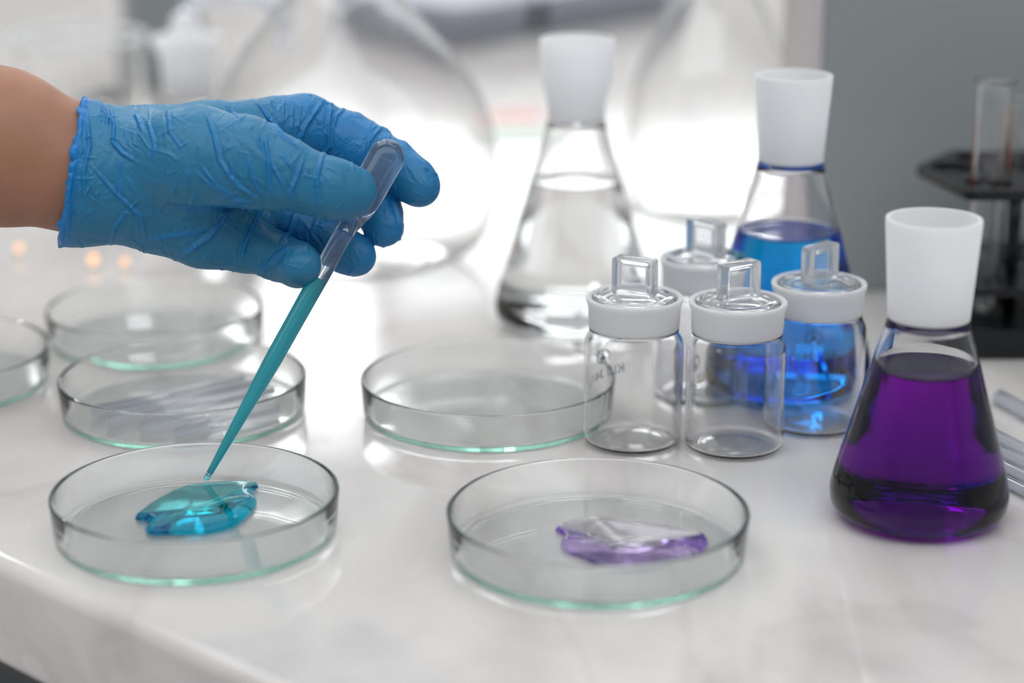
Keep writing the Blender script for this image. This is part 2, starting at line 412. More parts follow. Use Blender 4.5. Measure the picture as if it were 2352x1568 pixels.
# ------------------------------------------------------------------ conical flasks
def flask(name, px, py, neck, body, label, liquid=None, level=0, t=1.3, group=None, seg=128, neck_mat=None, base_r=None):
    """px,py: pixel of the base centre on the worktop. neck/body: outer profiles in mm"""
    p = at(px, py); root = empty(name, (p.x, p.y, .0002)); tag(root, label, 'flask', group)
    outer = fine(rnd(body, 8), 3)
    inner = offset_in(outer, t)
    inner[0] = (0, outer[0][1] + t)
    inner[-1] = (inner[-1][0], outer[-1][1])
    if liquid:
        # wetted glass and liquid refract as one: the inner wall ends in the meniscus surface
        r_in = lambda z: float(np.interp(z, [q[1] for q in inner], [q[0] for q in inner]))
        R = r_in(level)
        top = [(R - .25, level - .45), (R - 1.0, level - .85), (R - 2.4, level - 1.05), (R * .5, level - 1.1), (0, level - 1.1)]
        prof = outer + [p_ for p_ in inner[::-1] if p_[1] > level + .4] + [(R, level)] + top
    else: prof = outer + inner[::-1]
    obj('body', lathe('body', prof, seg), M_glass, root)
    no = fine(rnd(neck, 6), 6); ni = [(r - 1.7, z) for r, z in no]
    ni[-1] = (ni[-1][0], no[-1][1])
    obj('neck', lathe('neck', no + ni[::-1], seg, closed=True), neck_mat or M_frost, root)
    if liquid:
        thin = offset_in(outer, .15); thin[0] = (0, .15)
        li = [(r, z) for r, z in thin if z < level - 2.2]
        R = float(np.interp(level - 1.3, [q[1] for q in thin], [q[0] for q in thin]))
        li += [(R, level - 1.3), (0, level - 1.3)]
        obj('liquid', lathe('liquid', li, seg), liquid, root)
    return root
# body profiles: start on the axis at the bottom, end where the ground neck starts
def cone(R, hb, rn, hn):     # base radius, total body height, radius and height under neck
    return [(0, 0), (R * .80, 0, 5), (R * .97, 3.5, 4), (R, 9, 5), (R * .955, 16, 6), (rn * 1.14, hn - 3.5, 9), (rn * .98, hb, 0)]
flask('conical_flask', 2107, 1183, [(13.9, 71.7), (14.0, 74, 1), (16.1, 104.5, 3), (16.0, 106)], cone(31.0, 71.5, 13.8, 68),
      'small conical flask of dark purple liquid at the right front', M_purple, 54.5)
flask('conical_flask', 1797, 886, [(13.1, 94.7), (13.0, 97, 2), (15.3, 127.5, 3), (15.3, 129)], cone(36.5, 94.5, 13.2, 90),
      'tall conical flask of bright blue liquid behind the stoppered bottles', M_blue, 66)
flask('conical_flask', 1320, 741, [(12.6, 93.7), (12.6, 96, 2), (13.4, 104, 6), (16.2, 112, 8), (16.3, 129)], cone(36.5, 93.5, 12.8, 89),
      'conical flask of clear liquid behind the empty centre dish', M_water, 66)
# big flat-bottomed boiling flask and a tall conical one far back
flask('boiling_flask', 805, 596, [(21, 146.2), (21, 200), (24, 206, 2), (24, 210)],
      [(0, 0), (48, 0, 14), (70, 12, 14), (76, 40, 20), (72, 72, 14), (59, 96, 12), (40, 118, 10), (26, 134, 8), (21, 146)],
      'large bulbous clear flask standing behind the gloved hand', t=1.1, neck_mat=M_glass)
flask('tall_conical_flask', 1632, 470, [(20, 126.2), (20, 165), (23, 171, 2), (23, 175)],
      [(0, 0), (40, 0, 6), (50, 5, 6), (51, 16, 8), (43, 73, 8), (25, 112, 8), (20, 126)],
      'large blurred conical flask beside the grey partition, behind the clear flask', t=1.1, neck_mat=M_glass)

# ------------------------------------------------------------------ weighing bottles with ground stoppers
def text_mesh(s, size):
    cu = bpy.data.curves.new('txt', 'FONT'); cu.body = s; cu.size = size; cu.align_x = 'CENTER'; cu.fill_mode = 'FRONT'
    o = bpy.data.objects.new('txt', cu); COL.objects.link(o)
    bpy.context.view_layer.update()
    me = bpy.data.meshes.new_from_object(o.evaluated_get(bpy.context.evaluated_depsgraph_get()))
    bpy.data.objects.remove(o); return me
def wrap(me, R, th0, z0, rot=0.0):
    c, s = math.cos(rot), math.sin(rot)
    for v in me.vertices:
        x, y = v.co.x * c - v.co.y * s, v.co.x * s + v.co.y * c
        th = th0 + x / R; v.co = (R * math.cos(th), R * math.sin(th), z0 + y)
def logo_mesh(size):
    """ring emblem with a three-armed stand shape inside"""
    bm = bmesh.new(); n = 40; a, b, w = size * .62, size * .5, size * .075
    o_ = [bm.verts.new((a * math.cos(2 * math.pi * k / n), b * math.sin(2 * math.pi * k / n), 0)) for k in range(n)]
    i_ = [bm.verts.new(((a - w) * math.cos(2 * math.pi * k / n), (b - w) * math.sin(2 * math.pi * k / n), 0)) for k in range(n)]
    for k in range(n): bm.faces.new((o_[k], o_[(k + 1) % n], i_[(k + 1) % n], i_[k]))
    def bar(p, q, w1, w2):
        d = (Vector(q) - Vector(p)).normalized(); m = Vector((-d.y, d.x))
        P, Q = Vector(p), Vector(q)
        bm.faces.new([bm.verts.new((*v, 0)) for v in (P - m * w1, Q - m * w2, Q + m * w2, P + m * w1)])
    bar((0, size * .34), (0, -size * .02), size * .05, size * .05)
    bar((0, 0), (-size * .2, -size * .30), size * .06, size * .12)
    bar((0, 0), (size * .2, -size * .30), size * .06, size * .12)
    me = bpy.data.meshes.new('logo'); bm.to_mesh(me); bm.free(); return me
# stopper handle: a rounded slab with a sunk panel on both faces
def handle_mesh():
    w, t, h = 16.2, 7.2, 14.2
    bm = bmesh.new()
    box_bm(bm, (0, 0, h / 2), (w, t, h))
    bm.faces.ensure_lookup_table()
    fs = [f for f in bm.faces if abs(f.normal.y) > .9]
    r = bmesh.ops.inset_individual(bm, faces=fs, thickness=3.2)
    for f in fs:
        n = f.normal.copy()
        for v in f.verts: v.co -= n * 1.5; 
    bmesh.ops.bevel(bm, geom=list(bm.edges), offset=.8, segments=3, affect='EDGES', profile=.5)
    bmesh.ops.scale(bm, vec=(.001,) * 3, verts=bm.verts)
    me = mesh_of(bm, 'handle'); return smooth(me)
HANDLE = handle_mesh()
bodyP = rnd([(0, 1.6), (9, 1.2, 3), (14.5, 0, 2), (18.7, 1.5, 4), (18.8, 34, 3), (18.7, 40.5, 3.5), (16.9, 44.0, 2), (16.9, 45.6)], 7)
bin_ = offset_in(fine(bodyP, 4), 1.2); bin_[0] = (0, 2.9); bin_[-1] = (bin_[-1][0], 45.6)
BODY = lathe('body', fine(bodyP, 4) + bin_[::-1], 112)
BAND = lathe('ground_band', rnd([(16.9, 45.7), (17.1, 47, 1), (17.4, 54, 1.2), (18.3, 56.4, 1), (18.2, 57.6, .6), (16.3, 57.4, .6), (15.7, 45.7)], 4), 112, closed=True)
LID = lathe('lid_disc', rnd([(0, 52.6), (9, 52.9, 3), (15.3, 52.4, 1.2), (15.9, 57.2, .8), (14.6, 58.0, 1.0), (11, 57.0, 1.5), (5, 57.6, 2), (0, 57.6)], 6), 112)
def bottle(px, py, rz, label, ink=None, th=None):
    p = at(px, py); root = empty('weighing_bottle', (p.x, p.y, .0002)); tag(root, label, 'bottle', 'stoppered weighing bottles')
    obj('body', BODY, M_glass, root); obj('ground_band', BAND, M_band, root)
    lid = obj('lid', LID, M_glass, root)
    obj('handle', HANDLE, M_handle, lid, (0, 0, .0581), (0, 0, rz))
    if ink:
        R = .01895
        lg = logo_mesh(.0058); wrap(lg, R, th, .0296, -.1); obj('emblem', lg, ink, root)
        tx = text_mesh('КШ 34/12', .0050); wrap(tx, R, th, .0208, -.12); obj('lettering', tx, ink, root)
def ink(name, c): return principled(name, c, .5)
bottle(1452, 1014, math.radians(-28), 'leftmost stoppered glass bottle, with a blue emblem and lettering', ink('blue_ink', (.0, .05, .30)), math.radians(128))
bottle(1685, 1026, math.radians(33), 'middle stoppered glass bottle at the front, with faint yellow lettering', ink('yellow_ink', (.62, .36, .02)), math.radians(146))
bottle(1868, 975, math.radians(47), 'rightmost stoppered glass bottle, standing in front of the blue flask', ink('dark_ink', (.02, .09, .16)), math.radians(86))
bottle(1612, 905, math.radians(-48), 'rear stoppered glass bottle, behind the other three and beside the blue flask')

# ------------------------------------------------------------------ transfer pipette
def P3(px, py, w):
    """w: mm nearer to the lens than the focus plane"""
    Z = .785 - w * .001; r = ray(px, py); return CAM + r * Z
tipP, endP = P3(477, 1094, 10), P3(908, 325, 0)
axis = endP - tipP; LEN = axis.length * 1000; q = Vector((0, 0, 1)).rotation_difference(axis.normalized())
pip = empty('transfer_pipette', tipP); pip.rotation_mode = 'QUATERNION'; pip.rotation_quaternion = q
tag(pip, 'clear plastic dropper pipette filled with cyan liquid, held between thumb and index finger', 'pipette')
L = LEN
jb = L * .765           # shoulder between stem and bulb
st = [(1.05, 0), (1.15, 1), (1.7, L * .10), (2.35, L * .21), (2.9, L * .29), (3.2, L * .35), (3.35, L * .5), (3.55, L * .72), (3.7, jb - 3)]
bl = [(5.2, jb + 2.5), (6.2, jb + 5), (6.55, jb + 8), (6.6, L - 7)]
top = [(6.6 * math.cos(a), L - 6.6 + 6.6 * math.sin(a)) for a in np.linspace(0, math.pi / 2, 10)]
outer = fine(st, 3) + bl + top[:-1] + [(0, L)]
inner = [(max(r - .55, 0), z) for r, z in outer]; inner[0] = (.55, 0)
inner = inner[:-1]; inner = [(r, min(z, L - .55)) for r, z in inner] + [(0, L - .55)]
prof = outer + inner[::-1]
obj('tube', lathe('tube', prof, 48), M_plastic, pip)
ls = [(max(np.interp(z, [q_[1] for q_ in st], [q_[0] for q_ in st]) - .30, .3), z) for z in np.linspace(1.2, L * .588, 34)]
M_stem = milky('cyan_liquid', (.13, .95, 1.0), glassy=.30, rough=.02, ior=1.33, trans=.7)
obj('liquid', lathe('liquid', [(0, 1.2)] + ls + [(0, L * .588)], 40), M_stem, pip)
drop = obj('droplet', lathe('droplet', [(0, -1.3), (.8, -1.0), (1.25, -.3), (1.2, .5), (.75, 1.1), (0, 1.3)], 32), glass('droplet_liquid', 1.33, col=(.55, .93, .97)), pip, (0, 0, -.0004))
# moulded graduation marks
bm = bmesh.new()
for k in range(16):
    z = (L * (.40 + .022 * k)); rr = np.interp(z, [q_[1] for q_ in st], [q_[0] for q_ in st])
    a = .2 if k % 5 else .55
    for s_ in (0,):
        n = 6
        for j in range(n):
            t0 = 2.4 + a * (j / n - .5) * 2; box_bm(bm, ((rr + .02) * .001 * math.cos(t0), (rr + .02) * .001 * math.sin(t0), z * .001), (.00035, .0006, .00035), t0)
obj('graduation', mesh_of(bm, 'graduation'), M_plastic, pip)
# seam running along the bulb
sm = [(6.62 * .001 * math.cos(-1.1), 6.62 * .001 * math.sin(-1.1), z * .001) for z in np.linspace(jb + 8, L - 7, 8)]
obj('seam', tube('seam', sm, .00022, 8), M_plastic, pip)

# ------------------------------------------------------------------ gloved hand: one surface grown from tapered limbs
S = .785 / F * 1000          # mm per pixel at the focus plane
def J(px, py, w, r):
    Z = 785.0 - w
    return np.array(((px - 1176) / F * Z, -(py - 784) / F * Z, w, r * S))
def chain_sdf(G, pts, flat=1.0, k=2.0):
    out = None
    pts = [J(*p) for p in pts]
    if len(pts) == 1: pts = pts * 2
    for a, b in zip(pts, pts[1:]):
        pa = [G[i] - a[i] for i in range(3)]; ba = b[:3] - a[:3]
        pa[2] = pa[2] / flat; ba = ba.copy(); ba[2] /= flat
        t = (pa[0] * ba[0] + pa[1] * ba[1] + pa[2] * ba[2]) / max((ba ** 2).sum(), 1e-6)
        t = np.clip(t, 0, 1)
        dd = np.sqrt((pa[0] - ba[0] * t) ** 2 + (pa[1] - ba[1] * t) ** 2 + (pa[2] - ba[2] * t) ** 2) - (a[3] + (b[3] - a[3]) * t)
        out = dd if out is None else smin(out, dd, k)
    return out
def smin(a, b, k):
    h = np.clip(.5 + .5 * (b - a) / k, 0, 1); return b + (a - b) * h - k * h * (1 - h)
ARM = [(-900, 215, -10, 262), (-420, 270, -4, 225), (0, 338, -2, 180), (165, 384, -2, 145), (300, 405, -2, 138)]
PALM = [[(215, 405, -2, 142), (330, 408, -3, 145), (420, 415, -4, 150)],
        [(330, 335, -6, 92), (480, 318, -10, 84), (640, 300, -16, 78)],
        [(330, 400, -8, 90), (620, 385, -24, 76)],
        [(350, 470, -8, 92), (590, 480, -20, 78)],
        [(380, 490, -4, 95), (470, 525, -5, 88), (560, 555, -8, 72)]]
THENAR = [(330, 374, 5, 106), (450, 362, 13, 113), (560, 372, 19, 99), (640, 396, 20, 79), (735, 427, 18, 64), (775, 436, 15, 61), (812, 440, 13, 54)]
INDEX = [(640, 300, -16, 78), (700, 292, -20, 74), (800, 328, -22, 68), (850, 352, -20, 62), (905, 382, -16, 55), (950, 415, -13, 50), (966, 430, -12, 45)]
MIDDLE = [(620, 385, -26, 72), (740, 392, -32, 58), (830, 430, -26, 50), (870, 485, -18, 50), (881, 519, -14, 49)]
RING = [(600, 470, -22, 72), (690, 522, -18, 48), (750, 548, -15, 48), (790, 575, -13, 48), (818, 588, -12, 47)]
LITTLE = [(560, 555, -8, 66), (640, 590, -6, 52), (684, 608, 1, 48), (692, 610, 6, 46)]
def hand_sdf(G):
    palm = None
    for c in PALM:
        s = chain_sdf(G, c, .85, 4); palm = s if palm is None else smin(palm, s, 6)
    fing = None
    for c in (INDEX, MIDDLE, RING, LITTLE):
        s = chain_sdf(G, c, .95, 4); fing = s if fing is None else smin(fing, s, .8)
    body = smin(palm, fing, 2.5)
    th = chain_sdf(G, THENAR, .80, 5)
    # the ball of the thumb melts into the palm near the wrist, but stays apart further out
    kk = np.clip((J(600, 400, 0, 1)[0] - G[0]) / 18.0, .05, 1) * 4.5 + .3
    return smin(body, th, kk)
def surface_nets(Fv, o, h):
    nx, ny, nz = Fv.shape; acc = np.zeros((nx - 1, ny - 1, nz - 1, 3), np.float32); cnt = np.zeros((nx - 1, ny - 1, nz - 1), np.float32)
    neg = Fv < 0; cross = []
    for ax in range(3):
        a = [slice(None)] * 3; b = [slice(None)] * 3; a[ax] = slice(0, -1); b[ax] = slice(1, None)
        fa, fb = Fv[tuple(a)], Fv[tuple(b)]; c = neg[tuple(a)] != neg[tuple(b)]; cross.append((c, neg[tuple(a)]))
        t = np.where(c, fa / np.where(c, fa - fb, 1), 0)
        o1, o2 = [x for x in range(3) if x != ax]
        for d1 in (0, 1):
            for d2 in (0, 1):
                s = [slice(None)] * 3
                s[o1] = slice(d1, Fv.shape[o1] - 1 + d1); s[o2] = slice(d2, Fv.shape[o2] - 1 + d2)
                cc = c[tuple(s)]; cnt += cc
                acc[..., ax] += np.where(cc, t[tuple(s)], 0); acc[..., o1] += cc * d1; acc[..., o2] += cc * d2
    act = cnt > 0; idx = -np.ones(act.shape, np.int64); idx[act] = np.arange(act.sum())
    ijk = np.argwhere(act); V = (ijk + acc[act] / cnt[act][:, None]) * h + np.array(o)
    Q = []
    for ax in range(3):
        c, n0 = cross[ax]; o1, o2 = [(1, 2), (2, 0), (0, 1)][ax]
        e = np.argwhere(c)
        e = e[(e[:, o1] > 0) & (e[:, o2] > 0) & (e[:, o1] < act.shape[o1]) & (e[:, o2] < act.shape[o2])]
        if not len(e): continue
        fl = n0[tuple(e.T)]
        def g(a, b):
            x = e.copy(); x[:, o1] -= a; x[:, o2] -= b; return idx[tuple(x.T)]
        q = np.stack([g(1, 1), g(0, 1), g(0, 0), g(1, 0)], 1)
        q[~fl] = q[~fl][:, ::-1]; Q.append(q)
    return V, np.concatenate(Q)
def grid(x0, x1, y0, y1, z0, z1, h):
    return np.meshgrid(np.arange(x0, x1, h, dtype=np.float32), np.arange(y0, y1, h, dtype=np.float32), np.arange(z0, z1, h, dtype=np.float32), indexing='ij', sparse=True)
def vnormals(V, Q):
    n = np.cross(V[Q[:, 2]] - V[Q[:, 0]], V[Q[:, 3]] - V[Q[:, 1]]); N = np.zeros_like(V)
    for k in range(4): np.add.at(N, Q[:, k], n)
    return N / np.maximum(np.linalg.norm(N, axis=1, keepdims=True), 1e-9)
def relax(V, Q, it, lam=.5):
    E = np.concatenate([Q[:, [0, 1]], Q[:, [1, 2]], Q[:, [2, 3]], Q[:, [3, 0]]]); E = np.concatenate([E, E[:, ::-1]])
    deg = np.bincount(E[:, 0], minlength=len(V))[:, None]
    for i in range(it):
        s = np.stack([np.bincount(E[:, 0], weights=V[E[:, 1], k], minlength=len(V)) for k in range(3)], 1)
        V = V + (s / np.maximum(deg, 1) - V) * (lam if i % 2 == 0 else -lam * 1.04)
    return V
def to_world(V):
    X, Y, Wm = V[:, 0] * .001, V[:, 1] * .001, V[:, 2] * .001; Zc = .785 - Wm
    return np.stack([X, Zc * CP + Y * SP, H - Zc * SP + Y * CP], 1)
def mesh_np(name, V, Q):
    me = bpy.data.meshes.new(name); me.vertices.add(len(V)); me.vertices.foreach_set('co', V.astype(np.float32).ravel())
    me.loops.add(Q.size); me.loops.foreach_set('vertex_index', Q.astype(np.int32).ravel())
    me.polygons.add(len(Q)); me.polygons.foreach_set('loop_start', np.arange(0, Q.size, 4, dtype=np.int32))
    me.polygons.foreach_set('loop_total', np.full(len(Q), 4, np.int32))
    me.update(calc_edges=True); me.validate(); return smooth(me)
def uv_of(V):       # back to frame pixels, to lay the folds along the surface seen there
    Z = 785.0 - V[:, 2]; return np.stack([V[:, 0] / Z * F + 1176, 784 - V[:, 1] / Z * F], 1)
def to_lines(C):    # crops of the study enlarged 2.138 times, origin (0,150)
    return [[(x / 2.138, 150 + y / 2.138) for x, y in c] for c in C]

# glove
hg = .64
G = grid(-170, -18, 12, 102, -52, 38, hg)
Fg = hand_sdf(G)
SLEEVE = [(100, 390, -2, 173), (180, 397, -2, 168), (300, 408, -2, 150)]
Fg = smin(Fg, chain_sdf(G, SLEEVE, .82, 3), 4)
arm_f = chain_sdf(G, ARM, .80, 4)
Z_ = 785.0 - G[2]; pxg = G[0] / Z_ * F + 1176; pyg = 784 - G[1] / Z_ * F
edge = 190 - (pyg - 228) * (55 / 325.0) + 5 * np.sin(pyg * .07) + 3 * np.sin(pyg * .19 + 1) + 4 * np.sin(G[2] * .35)
Fg = np.maximum(Fg, (edge - pxg) * S * .9)
hollow = np.where(pxg < 300, arm_f - .35, 5.0)
Fg = np.maximum(Fg, -hollow)
Vg, Qg = surface_nets(Fg.astype(np.float32), (G[0].ravel()[0], G[1].ravel()[0], G[2].ravel()[0]), hg)
Vg = relax(Vg, Qg, 4)
def subdivide(V, Q):
    E = np.concatenate([Q[:, [0, 1]], Q[:, [1, 2]], Q[:, [2, 3]], Q[:, [3, 0]]]); Es = np.sort(E, 1)
    U, inv = np.unique(Es, axis=0, return_inverse=True); inv = inv.reshape(4, -1)
    mid = (V[U[:, 0]] + V[U[:, 1]]) / 2; cen = V[Q].mean(1); n = len(V); m = n + len(U)
    e = [n + inv[k] for k in range(4)]; c = m + np.arange(len(Q))
    return np.concatenate([V, mid, cen]), np.concatenate([np.stack([Q[:, 0], e[0], c, e[3]], 1), np.stack([e[0], Q[:, 1], e[1], c], 1),
                                                          np.stack([c, e[1], Q[:, 2], e[2]], 1), np.stack([e[3], c, e[2], Q[:, 3]], 1)])
Vg, Qg = subdivide(Vg, Qg); Vg = relax(Vg, Qg, 4)
Ng = vnormals(Vg, Qg); UVg = uv_of(Vg)
FOLDS = [  # (points, height mm, width px)
    ([(1000, 200), (1050, 340), (1080, 470), (1160, 590), (1290, 668)], .75, 6), ([(955, 520), (1050, 600), (1150, 660), (1260, 672)], .5, 5),
    ([(820, 690), (1000, 708), (1150, 700), (1290, 674)], -.9, 9), ([(1300, 340), (1318, 480), (1325, 665)], .9, 6),
    ([(1260, 170), (1310, 250), (1390, 345), (1500, 430)], .8, 6), ([(540, 190), (560, 300), (555, 380), (600, 430), (680, 480)], .8, 6),
    ([(660, 230), (685, 280), (700, 330)], .6, 6), ([(1625, 190), (1612, 330), (1618, 400), (1585, 445)], .9, 6),
    ([(1590, 170), (1500, 300), (1470, 380)], .7, 7), ([(1880, 295), (1810, 380), (1800, 480)], .9, 6),
    ([(1850, 300), (1950, 330), (2010, 400)], .5, 6), ([(1490, 455), (1455, 560), (1425, 620), (1445, 690)], .7, 6),
    ([(1580, 450), (1555, 560), (1560, 690)], .7, 6), ([(440, 480), (560, 620), (690, 740), (720, 860)], .6, 5),
    ([(1290, 680), (1210, 860), (1180, 960)], .9, 7), ([(1140, 690), (1040, 830), (880, 950)], .9, 8),
    ([(1450, 720), (1415, 830), (1390, 870)], .8, 7), ([(1130, 460), (1150, 560), (1250, 655)], .5, 5),
    ([(980, 480), (1060, 590), (1170, 650)], .5, 5), ([(420, 180), (440, 400), (410, 520), (420, 700)], .7, 7),
    ([(480, 165), (530, 260), (520, 300)], .8, 6), ([(340, 250), (360, 480), (340, 640), (330, 850)], .8, 8),
    ([(600, 430), (580, 560), (600, 700)], .35, 5), ([(720, 250), (760, 400), (740, 460)], .35, 5),
    ([(820, 205), (835, 330), (900, 420)], .4, 5), ([(1350, 180), (1335, 290)], .35, 4), ([(1395, 170), (1385, 340)], .35, 4),
    ([(1440, 175), (1430, 350)], .35, 4), ([(1480, 185), (1460, 330)], .35, 4), ([(1310, 400), (1340, 500), (1420, 640)], .5, 5),
    ([(1380, 430), (1440, 520)], .4, 5), ([(1270, 1030), (1360, 930), (1440, 880)], .8, 7), ([(540, 900), (560, 800), (640, 700)], .5, 6),
    ([(700, 860), (900, 830), (1050, 800)], .35, 7), ([(1560, 740), (1530, 830), (1600, 930)], .5, 6), ([(2040, 440), (2110, 520), (2150, 600)], .5, 5),
    ([(1930, 650), (1960, 740), (1975, 830)], .6, 5), ([(1250, 340), (1290, 420)], .5, 5), ([(1210, 420), (1240, 560), (1300, 660)], .45, 5),
    ([(1700, 200), (1650, 250), (1630, 330)], .6, 6), ([(1100, 190), (1180, 260)], .35, 4),
]
disp = np.zeros(len(Vg)); loose = np.zeros(len(Vg))
def seg_d(UV, a, b):
    a = np.array(a); b = np.array(b); ab = b - a; t = np.clip(((UV - a) @ ab) / (ab @ ab), 0, 1)
    return np.linalg.norm(UV - (a + t[:, None] * ab), axis=1), t
front = np.clip(Ng[:, 2] * 3 + .8, 0, 1)
for pts, hh, ww in FOLDS:
    ww *= .62; hh *= 1.75
    pts = to_lines([pts])[0]; dm = np.full(len(Vg), 1e9); tt = np.zeros(len(Vg)); n = len(pts) - 1
    for i, (a, b) in enumerate(zip(pts, pts[1:])):
        dd, t = seg_d(UVg, a, b); m = dd < dm; dm[m] = dd[m]; tt[m] = (i + t[m]) / n
    env = np.clip(np.sin(np.pi * np.clip(tt, .03, .97)) * 1.6, 0, 1)
    g = np.exp(-(dm / ww) ** 2) * env * front
    disp += g * hh * .62 - np.exp(-((dm - ww * 2.1) / (ww * 1.2)) ** 2) * env * front * hh * .22
    loose = np.maximum(loose, .6 * np.exp(-(dm / (ww * 1.6)) ** 2) * env * front)
rs = random.Random(4)
for i in range(520):      # small crumples, also on the far side
    cx, cy_ = rs.uniform(140, 1000), rs.uniform(215, 660); L_ = rs.uniform(12, 60)
    a = rs.gauss(1.4, .7) if cx < 560 else rs.gauss(1.1, .6)
    if cx < 330: a = rs.uniform(0, math.pi)
    dx, dy = math.cos(a) * L_ / 2, math.sin(a) * L_ / 2
    dd, t = seg_d(UVg, (cx - dx, cy_ - dy), (cx + dx, cy_ + dy))
    ww = rs.uniform(1.6, 3.4); hh = rs.uniform(.14, .42) * (1.2 if cx < 560 else .9)
    g = np.exp(-(dd / ww) ** 2) * np.sin(np.pi * np.clip(t, .05, .95))
    disp += g * hh * rs.choice((1, 1, -.6)); loose = np.maximum(loose, g * .3)
cuffd = (UVg[:, 0] - (190 - (UVg[:, 1] - 228) * (55 / 325.0)))
disp += .7 * np.exp(-((cuffd - 5) / 6) ** 2) * front
loose = np.maximum(loose, np.exp(-(cuffd / 22) ** 2)); loose = np.maximum(loose, .55 * (UVg[:, 0] > 640) * np.clip(-Vg[:, 2] / 10, 0, 1))
inner_side = chain_sdf([Vg[:, 0], Vg[:, 1], Vg[:, 2]], ARM, .80, 4) < .9
disp[inner_side & (UVg[:, 0] < 300)] = 0
Vg = Vg + Ng * disp[:, None]
glove = mesh_np('glove', to_world(Vg), Qg)
at_ = glove.attributes.new('loose', 'FLOAT', 'POINT'); at_.data.foreach_set('value', np.clip(loose, 0, 1).astype(np.float32))

# bare arm running on into the glove as one body
ha = 1.3
G = grid(-345, -18, 8, 140, -66, 50, ha)
Fa = smin(chain_sdf(G, ARM, .80, 4), hand_sdf(G) + 2.2, 3)
Va, Qa = surface_nets(Fa.astype(np.float32), (G[0].ravel()[0], G[1].ravel()[0], G[2].ravel()[0]), ha)
Va = relax(Va, Qa, 6)
# close the far end smoothly: the chain itself ends in a round cap outside the frame
person = obj('person', mesh_np('person', to_world(Va), Qa), M_skin)
tag(person, 'person reaching in from the left in a blue glove, holding the dropper pipette', 'person')
obj('glove', glove, M_glove, person)['label'] = 'crumpled blue nitrile glove'

# ------------------------------------------------------------------ test tube rack and tubes
rp = [(.1905, .889), (.1775, .938), (.200, .972), (.330, .972), (.350, .938), (.335, .889)]
rack = empty('test_tube_rack', (.262, .93, .0002)); tag(rack, 'black plastic test tube rack in front of the grey partition', 'rack')
holes = [(.2025, .904), (.232, .904), (.2615, .904), (.291, .904), (.3205, .904), (.194, .936), (.2235, .936), (.253, .936), (.2825, .936), (.312, .936), (.2088, .957), (.2383, .957), (.2678, .957), (.2973, .957)]
def plate_mesh(name, z, th, hr, rnd_=.004):
    cu = bpy.data.curves.new('pl', 'CURVE'); cu.dimensions = '2D'; cu.fill_mode = 'BOTH'; cu.extrude = th / 2; cu.bevel_depth = .0004
    def ring(pts):
        s = cu.splines.new('POLY'); s.points.add(len(pts) - 1); s.use_cyclic_u = True
        for i, p in enumerate(pts): s.points[i].co = (p[0], p[1], 0, 1)
    op = rnd([(x - .262, y - .93, rnd_) for x, y in rp + rp[:2]], 4)[1:-1]
    ring(op)
    if hr:
        for hx, hy in holes: ring([(hx - .262 + hr * math.cos(a), hy - .93 + hr * math.sin(a)) for a in np.linspace(0, 2 * math.pi, 33)[:-1]])
    o = bpy.data.objects.new('pl', cu); COL.objects.link(o); bpy.context.view_layer.update()
    me = bpy.data.meshes.new_from_object(o.evaluated_get(bpy.context.evaluated_depsgraph_get())); bpy.data.objects.remove(o)
    for v in me.vertices: v.co.z += z
    me.name = name; return me
obj('top_plate', plate_mesh('top_plate', .072, .0035, .0106), M_black, rack)
obj('middle_plate', plate_mesh('middle_plate', .030, .003, .0095), M_black, rack)
obj('base', prism('base', [(x - .262, y - .93) for x, y in rp], 0, .0135, .0015, 2), M_black, rack)
for x, y in ((.2172, .9155), (.306, .9165), (.2235, .9635), (.2825, .9635)):
    obj('post', tube('post', [(x - .262, y - .93, .013), (x - .262, y - .93, .071)], .0028, 16), M_black, rack)
def test_tube(hx, hy, top, label, marks=False, r=7.4, th=205):
    root = empty('test_tube', (hx, hy, .0145)); tag(root, label, 'test tube', 'test tubes in the black rack')
    hgt = top * 1000 - 14.5
    outer = [(r * math.sin(a), r - r * math.cos(a)) for a in np.linspace(0, math.pi / 2, 9)] + [(r, 20), (r, hgt - 2), (r + .5, hgt - 1.2), (r + 1.3, hgt - .5), (r + 1.2, hgt)]
    outer[0] = (0, 0)
    inner = [(0, 1.1)] + [((r - 1.1) * math.sin(a), r - (r - 1.1) * math.cos(a)) for a in np.linspace(0, math.pi / 2, 9)[1:]] + [(r - 1.1, 20), (r - 1.1, hgt - 2), (r - .6, hgt - .6), (r - .2, hgt)]
    obj('glass', lathe('glass', fine(outer, 12) + fine(inner, 12)[::-1], 48), M_glass, root)
    if marks:
        bm = bmesh.new(); R = (r + .08) * .001; th0 = math.radians(th)
        for k in range(12):
            z = .048 + k * .0034; w = .10 if k % 3 else .24
            for j in range(5):
                t = th0 + w * (j / 4 - .5); box_bm(bm, (R * math.cos(t), R * math.sin(t), z), (.0001, R * w / 4 * 1.05, .0008), t)
        for z0 in (.050,):
            box_bm(bm, (R * math.cos(th0), R * math.sin(th0), z0 + .018), (.0001, .0016, .040), th0)
        obj('graduation', mesh_of(bm, 'graduation'), principled('orange_ink', (.55, .09, .03), .5), root)
test_tube(.2025, .904, .118, 'frontmost empty test tube in the left of the black rack', True, th=168)
test_tube(.2235, .936, .105, 'shorter test tube in the black rack, right behind the frontmost tube', True)
test_tube(.2383, .957, .116, 'test tube in the rear row of the black rack, at the picture edge', True)

